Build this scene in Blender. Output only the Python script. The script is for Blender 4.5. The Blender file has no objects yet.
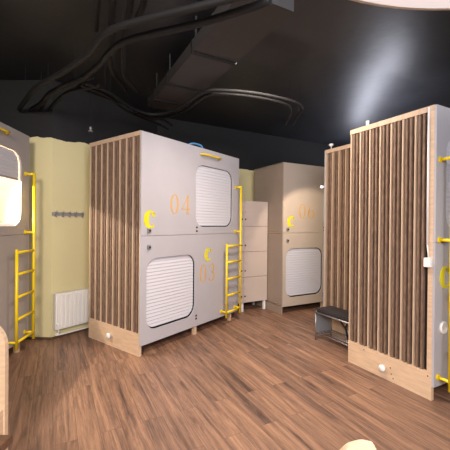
import bpy, bmesh, math, random
from mathutils import Vector, Matrix
random.seed(7)
S = bpy.context.scene
C = S.collection
PI = math.pi
V = Vector

# ------------------------------------------------------------------ camera, world, light, exposure
cam = bpy.data.objects.new('camera', bpy.data.cameras.new('camera'))
C.objects.link(cam)
cam.data.sensor_width = 36
cam.data.lens = 36 * 323.97 / 450
cam.data.clip_start = 0.05
cam.location = (0, 0, 1.5)
cam.rotation_euler = (Matrix.Rotation(PI/2 - 0.0051, 4, 'X') @ Matrix.Rotation(0.0089, 4, 'Z')).to_euler()
S.camera = cam

w = bpy.data.worlds.new('world'); S.world = w; w.use_nodes = True
w.node_tree.nodes['Background'].inputs[0].default_value = (0.80, 0.80, 0.88, 1)
w.node_tree.nodes['Background'].inputs[1].default_value = 0.09

def area(name, loc, target, size, power, col, spread=PI):
    l = bpy.data.lights.new(name, 'AREA'); l.shape = 'DISK'; l.size = size; l.energy = power; l.color = col; l.spread = spread
    o = bpy.data.objects.new(name, l); C.objects.link(o); o.location = loc
    o.rotation_euler = (V(target) - V(loc)).to_track_quat('-Z', 'Y').to_euler()
    return o
def spot(name, loc, target, power, col, angle, blend=0.5, r=0.03):
    l = bpy.data.lights.new(name, 'SPOT'); l.energy = power; l.color = col; l.spot_size = angle; l.spot_blend = blend; l.shadow_soft_size = r
    o = bpy.data.objects.new(name, l); C.objects.link(o); o.location = loc
    o.rotation_euler = (V(target) - V(loc)).to_track_quat('-Z', 'Y').to_euler()
    return o
area('room_light_main', (1.0, 0.1, 2.50), (0.2, 3.0, 0.6), 1.6, 160, (0.84, 0.87, 1.0))
area('fill_light_behind', (-0.6, -1.6, 2.9), (0.2, 3.0, 0.5), 1.2, 290, (1.0, 0.89, 0.79))  # unseen warm fill added behind the camera
area('fill_light_aisle', (0.55, 3.0, 3.2), (0.5, 3.9, 0.0), 0.6, 60, (1.0, 0.84, 0.72), 2.4)  # fill added over the aisle, no lamp hangs there
def strip_light(name, a, b, wd, power, col):            # narrow area light facing up, without a fitting
    l = bpy.data.lights.new(name, 'AREA'); l.shape = 'RECTANGLE'; a, b = V(a), V(b)
    l.size = wd; l.size_y = (b-a).length; l.energy = power; l.color = col
    o = bpy.data.objects.new(name, l); C.objects.link(o); o.location = (a+b)/2
    o.rotation_euler = (PI, 0, -math.atan2((b-a).x, (b-a).y)); return o
strip_light('ceiling_streak_light', (2.17, 4.05, 2.62), (2.80, 7.0, 2.62), .24, 44, (0.84, 0.86, 1.0))  # unseen light added so its reflection makes the ceiling streak
S.view_settings.view_transform = 'Standard'
S.view_settings.look = 'None'
S.view_settings.gamma = 1
S.view_settings.exposure = -0.28
S.view_settings.use_curve_mapping = False

# ------------------------------------------------------------------ materials
def mat(name, col, rough=0.5, metal=0, emit=None, estr=1, bump=0, bscale=40, var=0, vscale=(3, 3, 3), spec=0.5):
    m = bpy.data.materials.new(name); m.use_nodes = True
    nt = m.node_tree; b = nt.nodes['Principled BSDF']
    b.inputs['Base Color'].default_value = (*col, 1); b.inputs['Roughness'].default_value = rough
    b.inputs['Metallic'].default_value = metal; b.inputs['Specular IOR Level'].default_value = spec
    if emit: b.inputs['Emission Color'].default_value = (*emit, 1); b.inputs['Emission Strength'].default_value = estr
    tc = nt.nodes.new('ShaderNodeTexCoord')
    if var:
        mp = nt.nodes.new('ShaderNodeMapping'); mp.inputs['Scale'].default_value = vscale
        n = nt.nodes.new('ShaderNodeTexNoise'); n.inputs['Scale'].default_value = 1; n.inputs['Detail'].default_value = 5
        r = nt.nodes.new('ShaderNodeValToRGB')
        r.color_ramp.elements[0].position = 0.3; r.color_ramp.elements[1].position = 0.7
        r.color_ramp.elements[0].color = (*[c*(1-var) for c in col], 1); r.color_ramp.elements[1].color = (*[min(1, c*(1+var)) for c in col], 1)
        nt.links.new(tc.outputs['Object'], mp.inputs[0]); nt.links.new(mp.outputs[0], n.inputs[0])
        nt.links.new(n.outputs[0], r.inputs[0]); nt.links.new(r.outputs[0], b.inputs['Base Color'])
    if bump:
        n2 = nt.nodes.new('ShaderNodeTexNoise'); n2.inputs['Scale'].default_value = bscale; n2.inputs['Detail'].default_value = 4
        bp = nt.nodes.new('ShaderNodeBump'); bp.inputs['Strength'].default_value = bump; bp.inputs['Distance'].default_value = 0.02
        nt.links.new(tc.outputs['Object'], n2.inputs[0]); nt.links.new(n2.outputs[0], bp.inputs['Height']); nt.links.new(bp.outputs[0], b.inputs['Normal'])
    return m

M = {}
M['panel'] = mat('grey_panel', (0.46, 0.445, 0.47), 0.45, var=0.03)
M['panel_left'] = mat('shaded_grey_panel', (0.40, 0.36, 0.345), 0.5, var=0.03)  # grey pod paint with the left pod's shade put into the colour
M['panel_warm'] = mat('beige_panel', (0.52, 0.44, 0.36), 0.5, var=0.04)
M['white'] = mat('white_shutter', (0.63, 0.63, 0.68), 0.4)
M['whitep'] = mat('white_plastic', (0.85, 0.84, 0.82), 0.35)
M['ply'] = mat('birch_plywood', (0.66, 0.47, 0.31), 0.5, var=0.10, vscale=(6, 6, 40), bump=0.05)
M['plyd'] = mat('plywood_strip', (0.58, 0.42, 0.29), 0.55, var=0.12, vscale=(30, 30, 3))
M['brown'] = mat('brown_batten', (0.20, 0.125, 0.083), 0.6, var=0.3, vscale=(40, 40, 14))
M['dark'] = mat('dark_backing', (0.012, 0.009, 0.008), 0.8)
M['black'] = mat('black_plastic', (0.012, 0.012, 0.013), 0.45)
M['yellow'] = mat('yellow_enamel', (0.90, 0.66, 0.008), 0.35)
M['yellow_s'] = mat('yellow_sticker', (0.74, 0.66, 0.02), 0.5)
M['orange'] = mat('orange_figure', (0.64, 0.38, 0.13), 0.5)
M['steel'] = mat('brushed_steel', (0.45, 0.45, 0.46), 0.35, 0.9)
M['greym'] = mat('grey_metal', (0.30, 0.30, 0.31), 0.5, 0.3)
M['interior'] = mat('pod_interior', (0.78, 0.74, 0.72), 0.6)
M['hose'] = mat('black_cable', (0.012, 0.012, 0.013), 0.6, spec=0.3)
M['ductm'] = mat('painted_duct', (0.036, 0.034, 0.036), 0.6, bump=0.1, bscale=8)
M['ceil'] = mat('black_ceiling', (0.021, 0.022, 0.026), 0.42, var=0.25, vscale=(2, 2, 2), bump=0.12, bscale=9)
M['blue'] = mat('blue_hose', (0.10, 0.32, 0.65), 0.4)
M['rad'] = mat('radiator_enamel', (0.82, 0.80, 0.76), 0.35)
M['cush'] = mat('black_cushion', (0.028, 0.024, 0.026), 0.6, bump=0.1)
M['seatw'] = mat('dark_walnut', (0.13, 0.065, 0.035), 0.45, var=0.3, vscale=(4, 30, 30))
M['lamp'] = mat('lamp_diffuser', (0.85, 0.82, 0.82), 0.5, emit=(1.0, 0.91, 0.90), estr=0.52)
M['led'] = mat('led', (1, 1, 1), 0.5, emit=(1.0, 0.85, 0.7), estr=12)
M['strip'] = mat('led_strip', (1, 1, 1), 0.5, emit=(1.0, 0.88, 0.75), estr=6)
M['trim'] = mat('dark_skirting', (0.10, 0.06, 0.035), 0.5)
M['bedding'] = mat('bedding', (0.75, 0.70, 0.68), 0.8)

def floor_mat():
    m = bpy.data.materials.new('laminate_planks'); m.use_nodes = True
    nt = m.node_tree; N = nt.nodes; L = nt.links; b = N['Principled BSDF']
    tc = N.new('ShaderNodeTexCoord'); mp = N.new('ShaderNodeMapping'); mp.vector_type = 'POINT'
    mp.inputs['Rotation'].default_value = (0, 0, -(0.4849 + PI/2))
    L.new(tc.outputs['Object'], mp.inputs[0])
    br = N.new('ShaderNodeTexBrick'); L.new(mp.outputs[0], br.inputs[0])
    br.inputs['Scale'].default_value = 1; br.inputs['Brick Width'].default_value = 1.22; br.inputs['Row Height'].default_value = 0.15
    br.inputs['Mortar Size'].default_value = 0.0012; br.inputs['Mortar Smooth'].default_value = 0.1; br.inputs['Bias'].default_value = 0
    br.offset = 0.37
    br.inputs['Color1'].default_value = (0, 0, 0, 1); br.inputs['Color2'].default_value = (1, 1, 1, 1); br.inputs['Mortar'].default_value = (0.3, 0.3, 0.3, 1)
    def noise(scale, detail, dist=0, rough=0.6):
        mm = N.new('ShaderNodeMapping'); mm.inputs['Scale'].default_value = scale
        ad = N.new('ShaderNodeVectorMath'); ad.operation = 'MULTIPLY_ADD'; ad.inputs[1].default_value = (7, 3, 11)
        L.new(br.outputs['Color'], ad.inputs[0]); L.new(mp.outputs[0], ad.inputs[2]); L.new(ad.outputs[0], mm.inputs[0])
        n = N.new('ShaderNodeTexNoise'); n.inputs['Scale'].default_value = 1; n.inputs['Detail'].default_value = detail; n.inputs['Distortion'].default_value = dist
        n.inputs['Roughness'].default_value = rough
        L.new(mm.outputs[0], n.inputs[0]); return n
    n1 = noise((.8, 14, 1), 9, .8, .74); n2 = noise((5, 90, 1), 6, 0, .75); n3 = noise((1.1, 9, 1), 5, 1.0)
    ramp = N.new('ShaderNodeValToRGB'); e = ramp.color_ramp.elements
    e[0].position = 0.36; e[0].color = (0.085, 0.052, 0.040, 1)
    e[1].position = 0.64; e[1].color = (0.47, 0.265, 0.155, 1)
    e2 = ramp.color_ramp.elements.new(0.5); e2.color = (0.285, 0.158, 0.098, 1)
    def math_(op, a, bv):
        q = N.new('ShaderNodeMath'); q.operation = op
        for i, x in enumerate((a, bv)):
            if isinstance(x, (int, float)): q.inputs[i].default_value = x
            else: L.new(x, q.inputs[i])
        return q.outputs[0]
    a = math_('MULTIPLY', n1.outputs[0], 0.62); c = math_('MULTIPLY', n2.outputs[0], 0.30)
    d = math_('MULTIPLY', br.outputs['Color'], 0.05)
    s = math_('ADD', math_('ADD', a, c), d)
    L.new(s, ramp.inputs[0])
    dk = N.new('ShaderNodeValToRGB'); dk.color_ramp.elements[0].position = 0.55; dk.color_ramp.elements[0].color = (1, 1, 1, 1)
    dk.color_ramp.elements[1].position = 0.72; dk.color_ramp.elements[1].color = (0.45, 0.42, 0.42, 1)
    L.new(n3.outputs[0], dk.inputs[0])
    mx = N.new('ShaderNodeMix'); mx.data_type = 'RGBA'; mx.blend_type = 'MULTIPLY'; mx.inputs[0].default_value = 1
    L.new(ramp.outputs[0], mx.inputs[6]); L.new(dk.outputs[0], mx.inputs[7])
    m2 = N.new('ShaderNodeMix'); m2.data_type = 'RGBA'; L.new(br.outputs['Fac'], m2.inputs[0])
    L.new(mx.outputs[2], m2.inputs[6]); m2.inputs[7].default_value = (0.10, 0.055, 0.035, 1)
    L.new(m2.outputs[2], b.inputs['Base Color'])
    b.inputs['Roughness'].default_value = 0.42
    bp = N.new('ShaderNodeBump'); bp.inputs['Strength'].default_value = 0.12; bp.inputs['Distance'].default_value = 0.01
    L.new(n2.outputs[0], bp.inputs['Height']); L.new(bp.outputs[0], b.inputs['Normal'])
    return m
M['floor'] = floor_mat()

def wall_mat(name, h, col):
    m = bpy.data.materials.new(name); m.use_nodes = True
    nt = m.node_tree; N = nt.nodes; L = nt.links; b = N['Principled BSDF']
    tc = N.new('ShaderNodeTexCoord'); sp = N.new('ShaderNodeSeparateXYZ'); L.new(tc.outputs['Object'], sp.inputs[0])
    n = N.new('ShaderNodeTexNoise'); n.inputs['Scale'].default_value = 3; n.inputs['Detail'].default_value = 3; L.new(tc.outputs['Object'], n.inputs[0])
    ma = N.new('ShaderNodeMath'); ma.operation = 'MULTIPLY_ADD'; ma.inputs[1].default_value = 0.12; L.new(n.outputs[0], ma.inputs[0]); L.new(sp.outputs[2], ma.inputs[2])
    gt = N.new('ShaderNodeMath'); gt.operation = 'GREATER_THAN'; gt.inputs[1].default_value = h + 0.06; L.new(ma.outputs[0], gt.inputs[0])
    mx = N.new('ShaderNodeMix'); mx.data_type = 'RGBA'; L.new(gt.outputs[0], mx.inputs[0])
    mx.inputs[6].default_value = (*col, 1); mx.inputs[7].default_value = (0.012, 0.012, 0.013, 1)
    L.new(mx.outputs[2], b.inputs['Base Color']); b.inputs['Roughness'].default_value = 0.6
    bp = N.new('ShaderNodeBump'); bp.inputs['Strength'].default_value = 0.25; bp.inputs['Distance'].default_value = 0.03; L.new(n.outputs[0], bp.inputs['Height']); L.new(bp.outputs[0], b.inputs['Normal'])
    return m
M['wall'] = wall_mat('yellow_painted_wall', 2.57, (0.68, 0.61, 0.34))
M['plainwall'] = mat('grey_wall', (0.35, 0.33, 0.31), 0.8)

# ------------------------------------------------------------------ mesh helpers
def box(bm, a, b, mi=0):
    x0, y0, z0 = a; x1, y1, z1 = b
    vs = [bm.verts.new(p) for p in ((x0,y0,z0),(x1,y0,z0),(x1,y1,z0),(x0,y1,z0),(x0,y0,z1),(x1,y0,z1),(x1,y1,z1),(x0,y1,z1))]
    for f in ((3,2,1,0),(4,5,6,7),(0,1,5,4),(1,2,6,5),(2,3,7,6),(3,0,4,7)):
        fc = bm.faces.new([vs[i] for i in f]); fc.material_index = mi
def bx(*ab, bev=0):
    bm = bmesh.new()
    for i in range(0, len(ab), 2): box(bm, ab[i], ab[i+1])
    if bev: bmesh.ops.bevel(bm, geom=bm.edges[:], offset=bev, segments=2, affect='EDGES')
    return bm
def tube(bm, pts, r, seg=10, cap=True, smooth=True):
    pts = [V(p) for p in pts]; rings = []; prev = None
    for i, p in enumerate(pts):
        if i == 0: t = pts[1] - p
        elif i == len(pts)-1: t = p - pts[i-1]
        else: t = (pts[i+1]-p).normalized() + (p-pts[i-1]).normalized()
        t.normalize()
        if prev is None:
            n = t.orthogonal().normalized()
        else:
            n = (prev - t * prev.dot(t)).normalized()
        prev = n; q = t.cross(n)
        rings.append([bm.verts.new(p + (n*math.cos(2*PI*k/seg) + q*math.sin(2*PI*k/seg))*r) for k in range(seg)])
    for a, b in zip(rings, rings[1:]):
        for k in range(seg):
            f = bm.faces.new((a[k], a[(k+1)%seg], b[(k+1)%seg], b[k])); f.smooth = smooth
    if cap: bm.faces.new(rings[0][::-1]); bm.faces.new(rings[-1])
def spline(pts, n=8):
    pts = [V(p) for p in pts]; P = [pts[0]] + pts + [pts[-1]]; out = []
    for i in range(1, len(P)-2):
        for k in range(n):
            t = k/n; a, b, c, d = P[i-1], P[i], P[i+1], P[i+2]
            out.append(0.5*((2*b) + (c-a)*t + (2*a-5*b+4*c-d)*t*t + (3*b-a-3*c+d)*t**3))
    out.append(pts[-1]); return out
def lathe(bm, prof, c=(0,0,0), axis='Z', seg=24, smooth=True):
    rings = []
    for r, h in prof:
        ring = []
        for k in range(seg):
            a = 2*PI*k/seg; x, y = r*math.cos(a), r*math.sin(a)
            p = {'Z': (x, y, h), 'Y': (x, h, y), 'X': (h, x, y)}[axis]
            ring.append(bm.verts.new(V(c) + V(p)))
        rings.append(ring)
    for a, b in zip(rings, rings[1:]):
        for k in range(seg):
            f = bm.faces.new((a[k], a[(k+1)%seg], b[(k+1)%seg], b[k])); f.smooth = smooth
    bm.faces.new(rings[0]); bm.faces.new(rings[-1][::-1])
def rrect(x0, x1, z0, z1, r, n=8):
    out = []
    for cx, cz, a0 in ((x1-r, z1-r, 0), (x0+r, z1-r, PI/2), (x0+r, z0+r, PI), (x1-r, z0+r, 1.5*PI)):
        for k in range(n+1):
            a = a0 + PI/2*k/n; out.append((cx + r*math.cos(a), cz + r*math.sin(a)))
    return out
def sheet(outer, hole, y0, th):
    """panel in the xz plane, front at y0, thickness th, with one rounded opening"""
    bm = bmesh.new(); es = []
    for loop in ([outer] + ([hole] if hole else [])):
        vs = [bm.verts.new((x, y0, z)) for x, z in loop]
        es += [bm.edges.new((vs[i], vs[(i+1) % len(vs)])) for i in range(len(vs))]
    bmesh.ops.triangle_fill(bm, use_beauty=True, use_dissolve=False, edges=es)
    r = bmesh.ops.extrude_face_region(bm, geom=bm.faces[:])
    bmesh.ops.translate(bm, verts=[v for v in r['geom'] if isinstance(v, bmesh.types.BMVert)], vec=(0, th, 0))
    return bm
def obj(name, bm, m, parent=None, loc=None, rz=None, label=None):
    bmesh.ops.recalc_face_normals(bm, faces=bm.faces)
    me = bpy.data.meshes.new(name); bm.to_mesh(me); bm.free()
    for k in (m if isinstance(m, (list, tuple)) else [m]): me.materials.append(M[k])
    o = bpy.data.objects.new(name, me); C.objects.link(o)
    if parent: o.parent = parent
    if loc: o.location = loc
    if rz is not None: o.rotation_euler = (0, 0, rz)
    if label: o['label'] = label
    return o
def tag(o, label, cat, group=None):
    o['label'] = label; o['category'] = cat
    if group: o['group'] = group
    return o
def thing(name, label, cat, loc=(0,0,0), rz=0, group=None):
    o = bpy.data.objects.new(name, None); C.objects.link(o); o.location = loc; o.rotation_euler = (0, 0, rz)
    o.empty_display_size = 0.1
    return tag(o, label, cat, group)
def struct(name, bm, m):
    o = obj(name, bm, m); o['kind'] = 'structure'; return o

# ------------------------------------------------------------------ structure
MA, RA, LA = 0.9269, 0.4849, 1.6423
def uv(a): return V((math.cos(a), math.sin(a), 0)), V((-math.sin(a), math.cos(a), 0))
um, vm = uv(MA); ur, vr = uv(RA)
struct('floor', bx((-4.6, -2.6, -0.1), (6.4, 8.2, 0)), 'floor')
CEIL = 3.3
struct('ceiling', bx((-4.6, -2.6, CEIL), (6.4, 8.2, CEIL + 0.1)), 'ceil')
def wall(name, p, q, th=0.12, z1=CEIL, m='wall', side=1):
    p = V((*p, 0)); q = V((*q, 0)); d = (q-p).normalized(); n = V((-d.y, d.x, 0))*th*side
    bm = bmesh.new(); pts = [p, q, q+n, p+n]
    lo = [bm.verts.new(v) for v in pts]; hi = [bm.verts.new(v + V((0,0,z1))) for v in pts]
    bm.faces.new(lo[::-1]); bm.faces.new(hi)
    for i in range(4): bm.faces.new((lo[i], lo[(i+1)%4], hi[(i+1)%4], hi[i]))
    return struct(name, bm, m)
K = V((-2.205, 4.12, 0))                     # outer corner of the yellow wall
K0 = K + V((-1.6, 0.05, 0)); K2 = K + um*2.75
wl = wall('wall_left', (K0.x-0.1, -2.6), (K0.x-0.1, K0.y+0.1))
wall('wall_front_left', K0[:2], K[:2])
wall('wall_alcove', K[:2], K2[:2])
Bk = V((0.948, 5.3535, 0))
W0 = Bk + vr*1.12 - ur*2.0; W1 = Bk + vr*1.12 + ur*4.2
wall('wall_back', W0[:2], W1[:2])
wall('wall_right', (4.9, -2.6), (4.9, 7.7), side=-1)
# skirting
def board(name, p, q, h=0.06, th=0.015):
    p = V(p); q = V(q); d = (q-p).normalized(); n = V((d.y, -d.x, 0))
    bm = bmesh.new(); pts = [p, q, q+n*th, p+n*th]
    lo = [bm.verts.new(v) for v in pts]; hi = [bm.verts.new(v + V((0,0,h))) for v in pts]
    bm.faces.new(lo[::-1]); bm.faces.new(hi)
    for i in range(4): bm.faces.new((lo[i], lo[(i+1)%4], hi[(i+1)%4], hi[i]))
    return struct(name, bm, 'trim')
board('baseboard_left', K0 + V((0,-0.001,0)), K + V((0,-0.001,0)), 0.03)
board('baseboard_alcove', K - vm*0.001, K2 - vm*0.001, 0.03)
# ceiling beam along ur and duct along vr
def slab(a, b, c, d, z0, z1):
    bm = bmesh.new(); pts = [V((p[0], p[1], 0)) for p in (a, b, c, d)]
    lo = [bm.verts.new(v + V((0,0,z0))) for v in pts]; hi = [bm.verts.new(v + V((0,0,z1))) for v in pts]
    bm.faces.new(lo[::-1]); bm.faces.new(hi)
    for i in range(4): bm.faces.new((lo[i], lo[(i+1)%4], hi[(i+1)%4], hi[i]))
    return bm
bA = V((-0.02, 2.727, 0)); 
bm = slab(bA, bA + ur*5.0, bA + ur*5.0 - vr*1.3, bA - vr*1.3, 3.25, CEIL)
struct('trim_1', bm, 'ceil')

# ------------------------------------------------------------------ capsule pod builder (local x along the front, y into the pod, front face towards -y)
H = 2.5215
SEAM = 1.35
def ribbed(x0, x1, z0, z1, r, y, pitch=0.040, amp=0.006, th=0.012):
    bm = bmesh.new(); n = int((z1-z0)/pitch)*6; prev = None
    for i in range(n+1):
        z = z0 + (z1-z0)*i/n; e = min(z-z0, z1-z)
        ins = r - math.sqrt(max(0, r*r - (r-e)**2)) if e < r else 0
        ph = ((z-z0)/pitch) % 1.0; yy = y - amp*(1-ph)*min(1, ph*6+.0)
        row = [bm.verts.new((x, yy, z)) for x in (x0+ins, x0+ins+ (x1-x0-2*ins)*0.5, x1-ins)] + [bm.verts.new((x, y+th, z)) for x in (x1-ins, x0+ins)]
        if prev:
            for k in range(5):
                f = bm.faces.new((prev[k], prev[(k+1)%5], row[(k+1)%5], row[k])); f.smooth = False
        prev = row
    return bm
def ribbon(bm, pts, ws, y=-0.0025):
    """flat ribbon in the xz plane with a width per point (local units, already scaled), a thin plate"""
    L, R = [], []
    for i, (x, z) in enumerate(pts):
        a = pts[max(0, i-1)]; b = pts[min(len(pts)-1, i+1)]
        dx, dz = b[0]-a[0], b[1]-a[1]; l = math.hypot(dx, dz) or 1
        nx, nz = -dz/l, dx/l; h = ws[i]/2
        L.append((x+nx*h, z+nz*h)); R.append((x-nx*h, z-nz*h))
    fl = [bm.verts.new((p[0], y, p[1])) for p in L]; fr = [bm.verts.new((p[0], y, p[1])) for p in R]
    bl = [bm.verts.new((p[0], 0, p[1])) for p in L]; br = [bm.verts.new((p[0], 0, p[1])) for p in R]
    for i in range(len(pts)-1):
        bm.faces.new((fl[i], fl[i+1], fr[i+1], fr[i])); bm.faces.new((bl[i], bl[i+1], fl[i+1], fl[i])); bm.faces.new((fr[i], fr[i+1], br[i+1], br[i]))
    bm.faces.new((fl[0], fr[0], br[0], bl[0])); bm.faces.new((fl[-1], bl[-1], br[-1], fr[-1]))
def arc(cx, cz, rx, rz, a0, a1, n=24):
    return [(cx + rx*math.cos(math.radians(a0+(a1-a0)*i/n)), cz + rz*math.sin(math.radians(a0+(a1-a0)*i/n))) for i in range(n+1)], \
           [math.radians(a0+(a1-a0)*i/n) for i in range(n+1)]
def glyph(bm, ch, x, z, h, y=-0.0025):
    def rb(pts, ws): ribbon(bm, [(x+p[0]*h*(1.25 if ch != 'c' else 1), z+p[1]*h) for p in pts], [q*h for q in ws], y)
    if ch == '0':
        p, a = arc(.24, .5, .185, .48, 0, 360, 40); rb(p, [.045+.075*abs(math.cos(t))**1.5 for t in a])
    elif ch == '3':
        p, a = arc(.20, .75, .17, .23, 150, -90); rb(p, [.045+.08*max(0, math.cos(t)) for t in a])
        p, a = arc(.19, .27, .21, .25, 90, -150); rb(p, [.045+.085*max(0, math.cos(t)) for t in a])
        for zz in (.85, .15): rb([(.02, zz), (.09, zz)], [.075, .075])
    elif ch == '4':
        rb([(.36, .02), (.36, 1.0)], [.115, .115]); rb([(.36, .97), (.02, .28)], [.05, .05])
        rb([(.01, .28), (.50, .28)], [.05, .05]); rb([(.27, .015), (.46, .015)], [.03, .03])
    elif ch == '6':
        p, a = arc(.25, .29, .19, .27, 0, 360, 36); rb(p, [.045+.075*abs(math.cos(t))**1.5 for t in a])
        p, a = arc(.46, .32, .39, .65, 95, 178); rb(p, [.03+.05*(i/len(a)) for i in range(len(a))])
    elif ch == 'c':
        p, a = arc(.46, .5, .30, .42, 38, 318, 36); rb(p, [.10+.24*max(0, -math.cos(t)) for t in a])
        p, a = arc(.66, .76, .05, .055, 0, 360, 16); rb(p, [.13 for t in a])
def make_pod(name, label, loc, rz, L, W, slat='left', pm='panel', upper=(.90, 1.74), lower=(.08, .90), num_u=None, num_l=None, c_u=None, c_l=None,
             locks=True, ladder=(1.472, 1.823), handle=(.98, 1.39), stile=0.0, front=True, blind_open=False, bays=8, kick=.255, sidem='ply', standoff=.10, flip=False):
    t = thing(name, label, 'sleeping capsule', loc, rz, 'two-berth sleeping capsules standing around the room')
    th = .018; xs = .045
    x0 = xs if slat == 'left' else (0.018 if slat else 0); x1 = L - (xs if slat == 'right' else 0.018)
    # --- carcass: roof, back, floors of both berths, plain side
    sx = {'left': L-.018, 'right': 0, None: L-.018}[slat]
    bm = bmesh.new()
    box(bm, (x0, th, H-.02), (x1, W-.018, H)); box(bm, (x0, W-.018, .12), (x1, W, H))
    box(bm, (x0, th, .12), (x1, W-.018, .15)); box(bm, (x0, th, SEAM-.02), (x1, W-.018, SEAM+.01))
    obj('carcass', bm, 'interior' if blind_open else sidem, t)
    bm = bmesh.new(); box(bm, (sx, th if not front else th+.001, .0 if slat is None else .12), (sx+.018, W, H))
    obj('side_panel', bm, sidem, t)
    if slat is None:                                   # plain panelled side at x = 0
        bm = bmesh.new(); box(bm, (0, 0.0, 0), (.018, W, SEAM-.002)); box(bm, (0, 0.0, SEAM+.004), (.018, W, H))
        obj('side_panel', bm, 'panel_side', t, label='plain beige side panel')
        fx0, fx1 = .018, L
    elif slat == 'left': fx0, fx1 = 0.0, L
    else: fx0, fx1 = 0, L
    # --- slatted side
    if slat:
        def X(a, b):  # depth interval from the outer face inwards
            return (a, b) if slat == 'left' else (L-b, L-a)
        y0, y1 = max(stile, .02), W
        bm = bmesh.new(); a, b = X(.034, xs); box(bm, (a, y0, .02), (b, y1, H-.03)); obj('backing_board', bm, 'dark', t)
        bm = bmesh.new(); a, b = X(0, .034)
        box(bm, (a, .019, 0), (b, y1, kick)); 
        if stile: box(bm, (a, .019, kick), (b, stile, H-.045))
        obj('kick_board', bm, 'ply', t)
        bm = bmesh.new(); a, b = X(-.004, xs); box(bm, (a, .019, H-.045), (b, y1, H+.004)); obj('top_rail', bm, 'plyd', t)
        fins, bat = bmesh.new(), bmesh.new(); bay = (y1-y0-.016)/bays
        for i in range(bays+1):
            yy = y0 + i*bay; a, b = X(.001, .034)
            if not (stile and i == 0): box(fins, (a, yy, kick), (b, yy+.013, H-.045))
            if i < bays:
                g = (bay-.016)
                for q0, q1, dd in ((.25, .43, .003), (.64, .82, .003)):
                    a, b = X(dd, .034); box(bat, (a, yy+.016+g*q0, kick), (b, yy+.016+g*q1, H-.045))
        obj('light_slats', fins, 'plyd', t); obj('brown_slats', bat, 'brown', t)
        kx = 0 if slat == 'left' else L; s = -1 if slat == 'left' else 1
        ky = .573*W/1.07 if not stile else .469
        bm = bmesh.new(); lathe(bm, [(.024, 0), (.024, .018), (.033, .020), (.034, .035), (.028, .044), (.0005, .047)], axis='X')
        for v in bm.verts: v.co.x *= s
        bmesh.ops.translate(bm, verts=bm.verts, vec=(kx, ky, .128 if not stile else .105)); obj('round_knob', bm, 'whitep', t)
    if not front: return t
    # --- front sheets
    def rect(a, b, c, d): return [(a, c), (b, c), (b, d), (a, d)]
    R = .155
    hu = rrect(upper[0], upper[1], SEAM+.10, 2.29, R) if upper else None
    hl = rrect(lower[0], lower[1], .265, 1.09, R) if lower else None
    obj('front_panel', sheet(rect(fx0, fx1, SEAM+.0025, H), hu, 0, th), pm, t)
    obj('front_panel', sheet(rect(fx0, fx1, .12, SEAM-.0025), hl, 0, th), pm, t)
    if upper:
        zb = 1.985 if blind_open else SEAM+.112
        if blind_open:
            sh = bmesh.new(); full = ribbed(upper[0]+.006, upper[1]-.012, SEAM+.112, 2.284, R-.008, .030)
            bmesh.ops.bisect_plane(full, geom=full.verts[:]+full.edges[:]+full.faces[:], plane_co=(0, 0, zb), plane_no=(0, 0, -1), clear_outer=True)
            obj('roller_shutter', full, 'white', t)
            obj('shutter_bar', bx((upper[0]+.01, .024, zb-.014), (upper[1]-.014, .046, zb+.004)), 'greym', t)
        else: obj('roller_shutter', ribbed(upper[0]+.004, upper[1]-.014, SEAM+.112, 2.286, R-.008, .026), 'white', t)
    if lower:
        obj('roller_shutter', ribbed(lower[0]+.004, lower[1]-.016, .283, 1.086, R-.008, .026), 'white', t)
    if not blind_open:
        bm = bmesh.new()
        for wn, za, zb2 in ((upper, SEAM+.05, 2.34), (lower, .21, 1.13)):
            if wn: box(bm, (wn[0]-.05, .060, za), (wn[1]+.05, .066, zb2))
        obj('dark_gap_sheet', bm, 'dark', t)  # near-black sheet standing in for the shade behind the shutters
    # --- inside of an open berth
    if blind_open:
        m = obj('mattress', bx((.06, .08, SEAM+.012), (L-.03, W-.04, SEAM+.13), bev=.02), 'bedding', t)
        obj('led_strip', bx((.75, .50, 2.235), (1.35, .53, 2.25)), 'strip', t)
    # --- writing
    for num in (num_u, num_l):
        if num:
            s_, x, z, h = num; root = None
            for k, ch in enumerate(s_):
                bm = bmesh.new(); glyph(bm, ch, x + k*h*.80, z, h)
                obj('pod_number_digit', bm, 'orange', t, label='thin orange serif digit')
    for cc in (c_u, c_l):
        if cc:
            bm = bmesh.new(); glyph(bm, 'c', cc[0], cc[1], cc[2], -.003); obj('letter_sticker', bm, 'yellow_s', t, label='bold yellow letter c')
    # --- locks, hinges
    if locks:
        for z in (1.41, 1.222):
            o = obj('lock', bx((.085, -.022, z-.026), (.128, 0, z+.026), bev=.004), 'greym', t)
            bm = bmesh.new(); lathe(bm, [(.011, 0), (.011, -.014), (.004, -.016)], c=(.106, -.022, z), axis='Y', seg=12); obj('lock_knob', bm, 'black', o)
    if lower and upper:
        for z in (1.432, 1.382, .25, .21): obj('hinge', bx((lower[1]+.012, -.004, z), (lower[1]+.04, 0, z+.022)), 'black', t)
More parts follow.
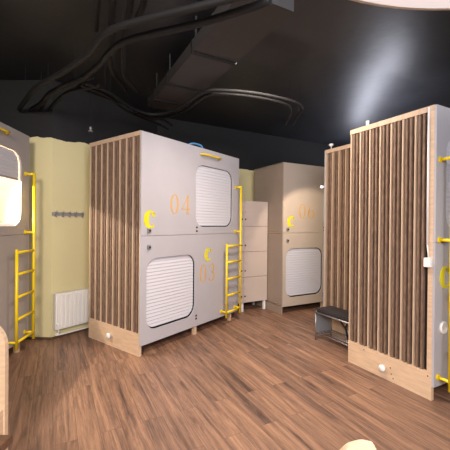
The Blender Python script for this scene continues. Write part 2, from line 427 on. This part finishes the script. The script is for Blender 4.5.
    # --- ladder
    if ladder:
        xa, xb = ladder; y = -standoff; r = .0155
        tall, short = (xa, xb) if flip else (xb, xa)
        bm = bmesh.new(); tube(bm, [(tall, y, .12), (tall, y, 2.075)], r, 10)
        lad = obj('ladder', bm, 'yellow', t)
        bm = bmesh.new(); tube(bm, [(short, y, .12), (short, y, 1.20)], r, 10); obj('short_rail', bm, 'yellow', lad)
        for z in (1.165, .93, .685, .445, .20):
            bm = bmesh.new(); tube(bm, [(short, y, z), (tall, y, z)], r*.95, 8); obj('rung', bm, 'yellow', lad)
        for x, z in ((tall, 2.06), (tall, 1.375), (tall, .20), (short, .20)):
            bm = bmesh.new(); tube(bm, [(x, y, z), (x, 0, z)], r*.9, 8)
            lathe(bm, [(.026, -.008), (.026, 0)], c=(x, 0, z), axis='Y', seg=12, smooth=False)
            obj('bracket', bm, 'yellow', lad)
    if handle:
        a, b = handle; bm = bmesh.new()
        pts = [(a, -.001, 2.43), (a+.02, -.045, 2.43)] + [(a+.02+(b-a-.04)*k/6, -.055, 2.43) for k in range(7)] + [(b-.02, -.045, 2.43), (b, -.001, 2.43)]
        tube(bm, pts, .012, 8); obj('grab_handle', bm, 'yellow', t)
    for x in (.94, 1.74):
        if x < L: obj('leg', bx((x-.02, .02, 0), (x+.02, .07, .12)), 'ply', t)
    if L > 1.5 : obj('leg', bx((L-.06, W-.10, 0), (L-.02, W-.05, .12)), 'ply', t)
    return t
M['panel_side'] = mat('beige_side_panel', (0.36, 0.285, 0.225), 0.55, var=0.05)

mo = V((-0.9331, 3.5948, 0))
main = make_pod('sleeping_capsule', 'tall two-berth grey capsule with orange 04 over 03 and both shutters closed', mo, MA, 1.909, 1.0433,
    num_u=('04', .44, 1.61, .245), num_l=('03', .985, .685, .245), c_u=(.04, 1.43, .215), c_l=(1.09, .965, .19))
lo = V((-2.3556, 3.8934, 0)) - uv(LA)[0]*1.909
left = make_pod('sleeping_capsule', 'grey capsule with shade-darkened panel colour at the left edge with its lit upper berth half open', lo, LA, 1.909, 1.0433, pm='panel_left', blind_open=True, handle=(1.02, 1.43))
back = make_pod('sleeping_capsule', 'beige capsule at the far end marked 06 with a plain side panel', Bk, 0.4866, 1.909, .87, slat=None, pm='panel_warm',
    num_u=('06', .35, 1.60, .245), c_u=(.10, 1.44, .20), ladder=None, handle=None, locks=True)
ro = V((1.782, 2.741, 0))
right = make_pod('sleeping_capsule', 'nearest capsule at right edge with tall slatted end and yellow ladder brackets', ro, RA, 1.909, .9042,
    upper=(.15, .99), lower=(1.02, 1.84), num_u=None, num_l=('0', .19, .69, .235), c_l=(.07, .95, .20), locks=False,
    ladder=(.055, .40), flip=True, handle=(.3, .7), stile=.060, bays=7, kick=.235, standoff=.10)
obj('porthole_cap', (lambda b: (lathe(b, [(.055, 0), (.055, -.012), (.045, -.02), (.038, -.012), (.001, -.010)], c=(.125, 0, .615), axis='Y'), b)[1])(bmesh.new()), 'whitep', right)
# conduit and switch on the slatted end of the right pod
bm = bmesh.new(); tube(bm, [(-.010, .062, 1.33), (-.010, .062, H-.01)], .009, 8); cd = obj('conduit', bm, 'whitep', right)
obj('switch_box', bx((-.036, .020, 1.14), (-.001, .080, 1.22), bev=.004), 'whitep', right)
bm = bmesh.new(); tube(bm, [(-.009, .05, 1.215), (-.009, .062, 1.34)], .006, 8); obj('cable', bm, 'whitep', cd)
for y, z in ((.40, .13), (.39, .075), (.37, .04), (.70, .20), (.05, .20)):
    bm = bmesh.new(); lathe(bm, [(.006, .001), (.006, -.002)], c=(0, y, z), axis='X', seg=8); obj('screw', bm, 'black', right)
# second pod of the right-hand block, back to back with the first
F = V((1.379, 4.515, 0))
so = F + ur*1.909            # its own front faces the far aisle
second = make_pod('sleeping_capsule', 'slatted capsule set back behind the shoe bench', so, RA+PI, 1.909, .83, slat='right', bays=7, handle=None, ladder=None, locks=False)

# ------------------------------------------------------------------ lockers beyond the main pod
lk = Bk + vr*.40 - ur*.012
lk0 = lk - ur*.84
t = thing('locker_cabinet', 'beige locker cabinet standing between the capsules 04 and 06', 'locker', lk0, RA)
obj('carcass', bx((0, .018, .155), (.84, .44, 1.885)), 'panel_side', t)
for c in range(2):
    for r in range(4):
        xa = c*.35; xb = xa + (.35, .49)[c]; za = .155 + r*.4325
        d = obj('door', bx((xa+.002, 0, za+.003), (xb-.002, .017, za+.4295), bev=.002), 'locker', t) if 'locker' in M else None
        if d is None:
            M['locker'] = mat('locker_door', (0.54, 0.455, 0.40), 0.5, var=.03); d = obj('door', bx((xa+.002, 0, za+.003), (xb-.002, .017, za+.4295), bev=.002), 'locker', t)
        hx = xa + (.315 if c == 0 else .035); bm = bmesh.new()
        lathe(bm, [(.014, .0), (.014, -.003)], c=(hx, 0, za+.11 if r < 3 else za+.12), axis='Y', seg=14); obj('finger_hole', bm, 'black', d)
        bm = bmesh.new(); lathe(bm, [(.008, 0), (.008, -.006), (.004, -.008)], c=(hx, 0, za+.24), axis='Y', seg=10); obj('lock', bm, 'steel', d)
for x in (.03, .35, .80):
    obj('leg', bx((x-.02, .02, 0), (x+.02, .06, .155)), 'whitep', t); obj('leg', bx((x-.02, .36, 0), (x+.02, .40, .155)), 'whitep', t)

# ------------------------------------------------------------------ shoe bench
bo = ro + ur*.14 + vr*.95
t = thing('shoe_bench', 'low metal shoe bench with black padded seat against the set-back slatted capsule', 'bench', bo, RA)
Lb, Db = .62, .29
obj('seat_cushion', bx((0, 0, .375), (Db, Lb, .415), bev=.012), 'cush', t)
bm = bmesh.new()
for a, b in (((.0,.0),(Db,.0)), ((Db,.0),(Db,Lb)), ((Db,Lb),(0,Lb)), ((0,Lb),(0,0))): tube(bm, [(a[0], a[1], .365), (b[0], b[1], .365)], .011, 8)
obj('frame', bm, 'steel', t)
for x in (0.01, Db-.01):
    for y in (0.01, Lb-.01):
        bm = bmesh.new(); tube(bm, [(x, y, .365), (x, y, 0)], .011, 8); obj('leg', bm, 'steel', t)
obj('end_panel', bx((.015, Lb-.016, .07), (Db-.015, Lb-.008, .36)), 'greym', t)
for z in (.10,):
    bm = bmesh.new()
    for k in range(5): tube(bm, [(.02+k*.0625, .012, z), (.02+k*.0625, Lb-.012, z)], .006, 6)
    obj('shoe_rack', bm, 'steel', t)
bm = bmesh.new(); tube(bm, [(.14, .20, .11), (.14, .24, .24), (.14, .20, .36)], .012, 6); tube(bm, [(.14, .24, .24), (.14, .38, .34)], .010, 6)
obj('brace', bm, 'black', t)

# ------------------------------------------------------------------ radiator and coat hooks on the alcove wall
def on_wall(s, off): return K + um*s - vm*off
rad = thing('radiator', 'white ribbed panel radiator low on the yellow alcove wall', 'radiator', on_wall(.02, 0), MA)
rl = .50; z0, z1 = .13, .58
bm = bmesh.new(); n = 9; box(bm, (0, -.085, z0), (rl, -.06, z1)); 
for k in range(n):
    x = rl*(k+.5)/n
    box(bm, (x-.014, -.100, z0+.02), (x+.014, -.084, z1-.02))
obj('front_panel', bm, 'rad', rad)
obj('back_panel', bx((0, -.045, z0), (rl, -.03, z1)), 'rad', rad)
bm = bmesh.new(); box(bm, (0, -.088, z1-.004), (rl, -.028, z1+.008)); box(bm, (-.006, -.088, z0), (0, -.028, z1+.008)); box(bm, (rl, -.088, z0), (rl+.006, -.028, z1+.008))
obj('top_grille', bm, 'rad', rad)
bm = bmesh.new(); [obj('wall_bracket', bx((x, -.03, .25), (x+.03, 0, .52)), 'rad', rad) for x in (.08, rl-.11)]
bm = bmesh.new(); tube(bm, spline([(.05, -.055, .14), (.05, -.055, .08), (.08, -.05, .05), (rl+.35, -.05, .05)]), .010, 8); obj('pipe', bm, 'rad', rad)
bm = bmesh.new(); lathe(bm, [(.018, -.12), (.018, -.075)], c=(.02, 0, .20), axis='Y', seg=14); obj('valve', bm, 'whitep', rad)

hk = thing('coat_rack', 'grey wall-mounted coat rack with a row of hooks on the yellow alcove wall', 'coat rack', on_wall(.0, 0), MA)
zc = 1.60
obj('back_plate', bx((0, -.012, zc-.022), (.43, 0, zc+.022), bev=.003), 'greym', hk)
for k in range(5):
    x = .04 + k*.0875; bm = bmesh.new()
    box(bm, (x-.011, -.016, zc-.03), (x+.011, -.012, zc+.03))
    tube(bm, spline([(x, -.014, zc+.01), (x, -.05, zc+.02), (x, -.055, zc+.045)], 5), .005, 6)
    tube(bm, spline([(x, -.014, zc-.01), (x, -.04, zc-.035), (x, -.05, zc-.02)], 5), .005, 6)
    obj('hook', bm, 'steel', hk)

# ------------------------------------------------------------------ lamp disc overhead
lc = V((1.0, .20, 2.55))
t = thing('pendant_lamp', 'large round white disc lamp hanging at the top right', 'lamp', lc)
bm = bmesh.new(); lathe(bm, [(1.375, 0), (1.375, .012)], seg=96, smooth=False); obj('diffuser', bm, 'lamp', t)
bm = bmesh.new(); 
lathe(bm, [(1.376, .012), (1.39, .0), (1.395, .02), (1.39, .08), (1.30, .09)], seg=96); obj('housing', bm, 'whitep', t)
for k in range(3):
    a = 2*PI*k/3+.4; bm = bmesh.new(); tube(bm, [(math.cos(a), math.sin(a), .09), (math.cos(a), math.sin(a), .75)], .003, 6); obj('suspension_wire', bm, 'steel', t)

# ------------------------------------------------------------------ ceiling services
q = [V((*p, 0)) for p in ((-0.142, 2.464), (-0.999, 4.153), (-0.495, 3.906))]
d = -(V((-0.466, .885, 0)))
e0 = q[1]; n = V((.885, .466, 0)); wd = .42
t = thing('ventilation_duct', 'flat rectangular black ventilation duct running across the ceiling', 'duct', e0 + V((0, 0, 2.98)))
bm = bmesh.new(); pts = [V((0,0,0)), n*wd, n*wd + d*2.35, d*2.35]
lo_ = [bm.verts.new(v) for v in pts]; hi_ = [bm.verts.new(v + V((0,0,.11))) for v in pts]
bm.faces.new(lo_[::-1]); bm.faces.new(hi_)
for i in range(4): bm.faces.new((lo_[i], lo_[(i+1)%4], hi_[(i+1)%4], hi_[i]))
obj('duct_body', bm, 'ductm', t)
for s in (.28, .78, 1.5):
    bm = bmesh.new(); a = d*s; pts = [a - n*.012, a + n*(wd+.012), a + n*(wd+.012) + d*.03, a - n*.012 + d*.03]
    lo_ = [bm.verts.new(v + V((0,0,-.012))) for v in pts]; hi_ = [bm.verts.new(v + V((0,0,.105))) for v in pts]
    bm.faces.new(lo_[::-1]); bm.faces.new(hi_)
    for i in range(4): bm.faces.new((lo_[i], lo_[(i+1)%4], hi_[(i+1)%4], hi_[i]))
    obj('flange', bm, 'hose', t)
    for k in (.03, wd-.03):
        c_ = a + n*k + d*.015; obj('hanger_strap', bx((c_.x-.008, c_.y-.004, .10), (c_.x+.008, c_.y+.004, .32)), 'hose', t)
CB = {
 'h1': ([(0.19,1.91),(0.09,1.98),(-0.20,2.10),(-0.56,2.245),(-0.84,2.38),(-1.01,2.55),(-1.17,2.74),(-1.53,3.05),(-1.98,3.40),(-2.34,3.78),(-2.58,4.05)], .034, 2.9, 'thick black hose, upper of the pair crossing the ceiling to the left wall'),
 'h2': ([(0.267,2.016),(0.148,2.092),(-0.187,2.262),(-0.529,2.398),(-0.788,2.521),(-0.964,2.686),(-1.158,2.929),(-1.534,3.294),(-1.893,3.529),(-2.202,3.864),(-2.44,4.07)], .034, 2.9, 'thick black hose, lower of the pair crossing the ceiling to the left wall'),
 'h3': ([(-1.304,3.153),(-1.513,3.247),(-1.738,3.395),(-2.015,3.672),(-2.33,4.09)], .026, 2.9, 'thinner black hose just below the thick pair near the left wall'),
 'h4': ([(-1.297,3.337),(-1.55,3.442),(-1.778,3.581),(-2.09,3.92),(-2.22,4.08)], .026, 2.9, 'lowest black hose of the bundle bending down to the left wall'),
 'v1': ([(-0.778,1.96),(-0.877,2.196),(-0.962,2.392),(-1.03,2.55)], .030, 3.0, 'leftmost of the four black pipes coming down from the top edge'),
 'v2': ([(-0.68,1.96),(-0.77,2.195),(-0.85,2.40),(-0.90,2.52)], .030, 3.0, 'second from left of the four black pipes coming down from the top edge'),
 'v3': ([(-0.58,1.96),(-0.67,2.248),(-0.75,2.45)], .030, 3.0, 'third from left of the four black pipes coming down from the top edge'),
 'v4': ([(-0.48,1.96),(-0.57,2.225),(-0.65,2.38)], .030, 3.0, 'rightmost of the four black pipes coming down from the top edge'),
 'w1': ([(-0.85,2.45),(-0.96,2.72),(-1.06,2.95),(-1.124,3.25),(-1.12,3.6)], .026, 2.98, 'left black hose leaving the thick pair towards the main capsule'),
 'w2': ([(-0.76,2.45),(-0.87,2.72),(-0.96,3.0),(-1.03,3.3),(-1.0,3.65)], .026, 2.98, 'right black hose leaving the thick pair towards the main capsule'),
 'b1': ([(-1.432,3.292),(-1.258,3.515),(-1.154,3.901),(-0.988,4.22),(-0.838,4.462),(-0.779,4.689)], .020, 2.9, 'black cable sagging over the corner of capsule 04, the nearer of two'),
 'b2': ([(-1.505,3.341),(-1.333,3.571),(-1.247,4.005),(-1.083,4.342),(-0.944,4.647),(-0.872,4.893)], .020, 2.9, 'black cable sagging over the corner of capsule 04, the farther of two'),
 'd1': ([(-1.179,3.901),(-0.996,4.143),(-0.778,4.138),(-0.527,3.885),(-0.247,3.466),(-0.013,3.434),(0.368,3.533),(0.75,3.697),(0.909,3.883),(0.92,4.10),(0.93,4.5)], .024, 2.9, 'black hose curving past the duct end and across mid ceiling, nearer of the pair'),
 'd2': ([(-1.142,4.073),(-1.006,4.299),(-0.767,4.293),(-0.496,4.021),(-0.222,3.574),(-0.002,3.541),(0.38,3.646),(0.70,3.80),(0.80,4.03),(0.83,4.5)], .024, 2.9, 'black hose curving past the duct end and across mid ceiling, farther of the pair'),
}
for k, (pts, r, z, lab) in CB.items():
    bm = bmesh.new(); tube(bm, spline([(x, y, z + .012*math.sin(3*x+2*y)) for x, y in pts], 6), r*.78, 10)
    o = tag(obj('ceiling_hose', bm, 'hose'), lab, 'hose', 'black hoses and pipes slung under the ceiling')
    # hangers up to the slab
    for i in (1, len(pts)-2):
        x, y = pts[i]; bm = bmesh.new(); box(bm, (x-.0015, y-.0015, z), (x+.0015, y+.0015, CEIL)); obj('hanger_strap', bm, 'hose', o)

# sprinkler above the alcove, sensor, cable loop, small up-light
t = thing('sprinkler', 'small dark sprinkler hanging above the alcove by the slatted corner', 'sprinkler', (-1.73, 4.15, 0))
bm = bmesh.new(); tube(bm, [(0, 0, 2.70), (0, 0, CEIL)], .005, 8); obj('pipe', bm, 'hose', t)
bm = bmesh.new(); lathe(bm, [(.012, 2.72), (.02, 2.70), (.008, 2.68), (.03, 2.665), (.03, 2.66)], seg=14); obj('sprinkler_head', bm, 'greym', t)
t = thing('motion_sensor', 'small white sensor on the top rail of the set-back slatted capsule', 'sensor', F - vr*.08 + ur*.04 + V((0, 0, H+.004)))
bm = bmesh.new(); tube(bm, [(0, 0, 0), (0, 0, .05)], .006, 8); obj('stem', bm, 'whitep', t)
bm = bmesh.new(); lathe(bm, [(.012, .045), (.028, .055), (.033, .07), (.028, .08), (.001, .085)], seg=20); obj('sensor_head', bm, 'whitep', t)
t = thing('hose_coil', 'blue hose loop lying on the roof of capsule 04', 'hose', mo + um*.98 + vm*.07 + V((0, 0, H)), MA)
bm = bmesh.new(); tube(bm, spline([(-.15, 0, .014), (-.10, 0, .04), (-.02, 0, .055), (.08, 0, .055), (.12, 0, .035), (.13, 0, .014)]), .013, 8); obj('hose_loop', bm, 'blue', t)
bm = bmesh.new(); tube(bm, spline([(-.12, .02, .014), (0, .10, .014), (.15, .03, .014)]), .013, 8); obj('hose_end', bm, 'blue', t)

# small LED on the edge of the set-back capsule lighting the 06 front
lp = F + vr*.012 - ur*.02
t = thing('led_spotlight', 'tiny lit spotlight on the edge of the set-back slatted capsule', 'spotlight', lp + V((0, 0, 2.02)), RA)
bm = bmesh.new(); lathe(bm, [(.016, -.02), (.016, .03)], axis='Y', seg=14); obj('lamp_body', bm, 'whitep', t)
bm = bmesh.new(); lathe(bm, [(.001, .036), (.012, .034), (.014, .030)], axis='Y', seg=14); lathe(bm, [(.001, -.03), (.012, -.027), (.014, -.02)], axis='X', seg=14); obj('bulb', bm, 'led', t)
spot('led_spotlight_beam', lp + vr*.06 + V((0, 0, 2.02)), Bk + ur*.55 + V((0, 0, 1.30)), 45, (1.0, 0.80, 0.60), 1.5, 0.35)

# up-light on the roof of the right pod, raking the ceiling
upl = ro + vr*.735 + ur*.06 + V((0, 0, H))
t = thing('uplight', 'small pale uplight standing on the roof of the nearest slatted capsule', 'spotlight', upl, RA)
bm = bmesh.new(); lathe(bm, [(.018, .002), (.02, .008), (.010, .014), (.010, .02), (.016, .028), (.018, .07), (.014, .07)], seg=16); obj('lamp_body', bm, 'whitep', t)
bm = bmesh.new(); lathe(bm, [(.012, .0705), (.001, .073)], seg=16); obj('bulb', bm, 'strip', t)
spot('uplight_beam', upl + V((0, 0, .12)), (1.72, 4.15, CEIL), 25, (0.84, 0.86, 1.0), 0.8, 1.0, .05)

# light inside the open berth of the left pod
ul, vl = uv(LA)
bl = bpy.data.lights.new('berth_light', 'POINT'); bl.energy = 26; bl.color = (1.0, .90, .84); bl.shadow_soft_size = .02
o = bpy.data.objects.new('berth_light', bl); C.objects.link(o); o.location = lo + ul*1.30 + vl*.42 + V((0, 0, 2.19))

bp_ = lo + ul*1.30 + vl*.42 + V((0, 0, 2.12))
spot('berth_slat_spot', bp_, (-1.2, 3.95, 1.0), 170, (1.0, .86, .72), 1.6, .3, .01)  # spot added to strengthen the berth lamp's patch on the slats

# ------------------------------------------------------------------ foreground furniture cut by the frame
t = thing('bench', 'pale plywood bench with rounded back and dark seat plank at the lower left edge', 'bench', (-1.285, 1.90, 0), 0)
out = [(-1.1, 0), (0.0, 0), (0.0, .76)] + [(-.16+.16*math.cos(a), .76+.16*math.sin(a)) for a in [PI/2*k/8 for k in range(1, 9)]] + [(-1.1, .92)]
obj('backrest', sheet(out, None, 0, .03), 'ply', t)
obj('seat', bx((-1.1, -.72, .395), (.235, -.285, .435), bev=.004), 'seatw', t)
obj('side_panel', bx((-.04, -.70, 0), (-.01, -.001, .394)), 'ply', t)
obj('side_panel', bx((-1.08, -.70, 0), (-1.05, -.001, .394)), 'ply', t)
t = thing('chair', 'pale plywood chair with rounded back top, cut by the bottom edge', 'chair', (.462, 1.05, -.016), -.15)
def back_shape(): 
    pts = []
    for x, z in spline([(-.19, .44, 0), (-.17, .62, 0), (-.09, .765, 0), (-.035, .795, 0), (.02, .800, 0), (.055, .775, 0), (.09, .60, 0), (.11, .44, 0)], 5) and [(p.x, p.y) for p in spline([(-.19, .44, 0), (-.16, .62, 0), (-.075, .76, 0), (-.03, .795, 0), (.01, .801, 0), (.04, .775, 0), (.075, .60, 0), (.09, .44, 0)], 5)]: pts.append((x, z))
    return pts
obj('backrest', sheet(back_shape(), None, 0, .022), 'ply', t)
obj('seat', bx((-.20, -.40, .42), (.20, -.001, .442), bev=.006), 'ply', t)
for x in (-.18, .16):
    for y in (-.38, -.04): obj('leg', bx((x-.012, y, 0), (x+.018, y+.03, .42)), 'ply', t)
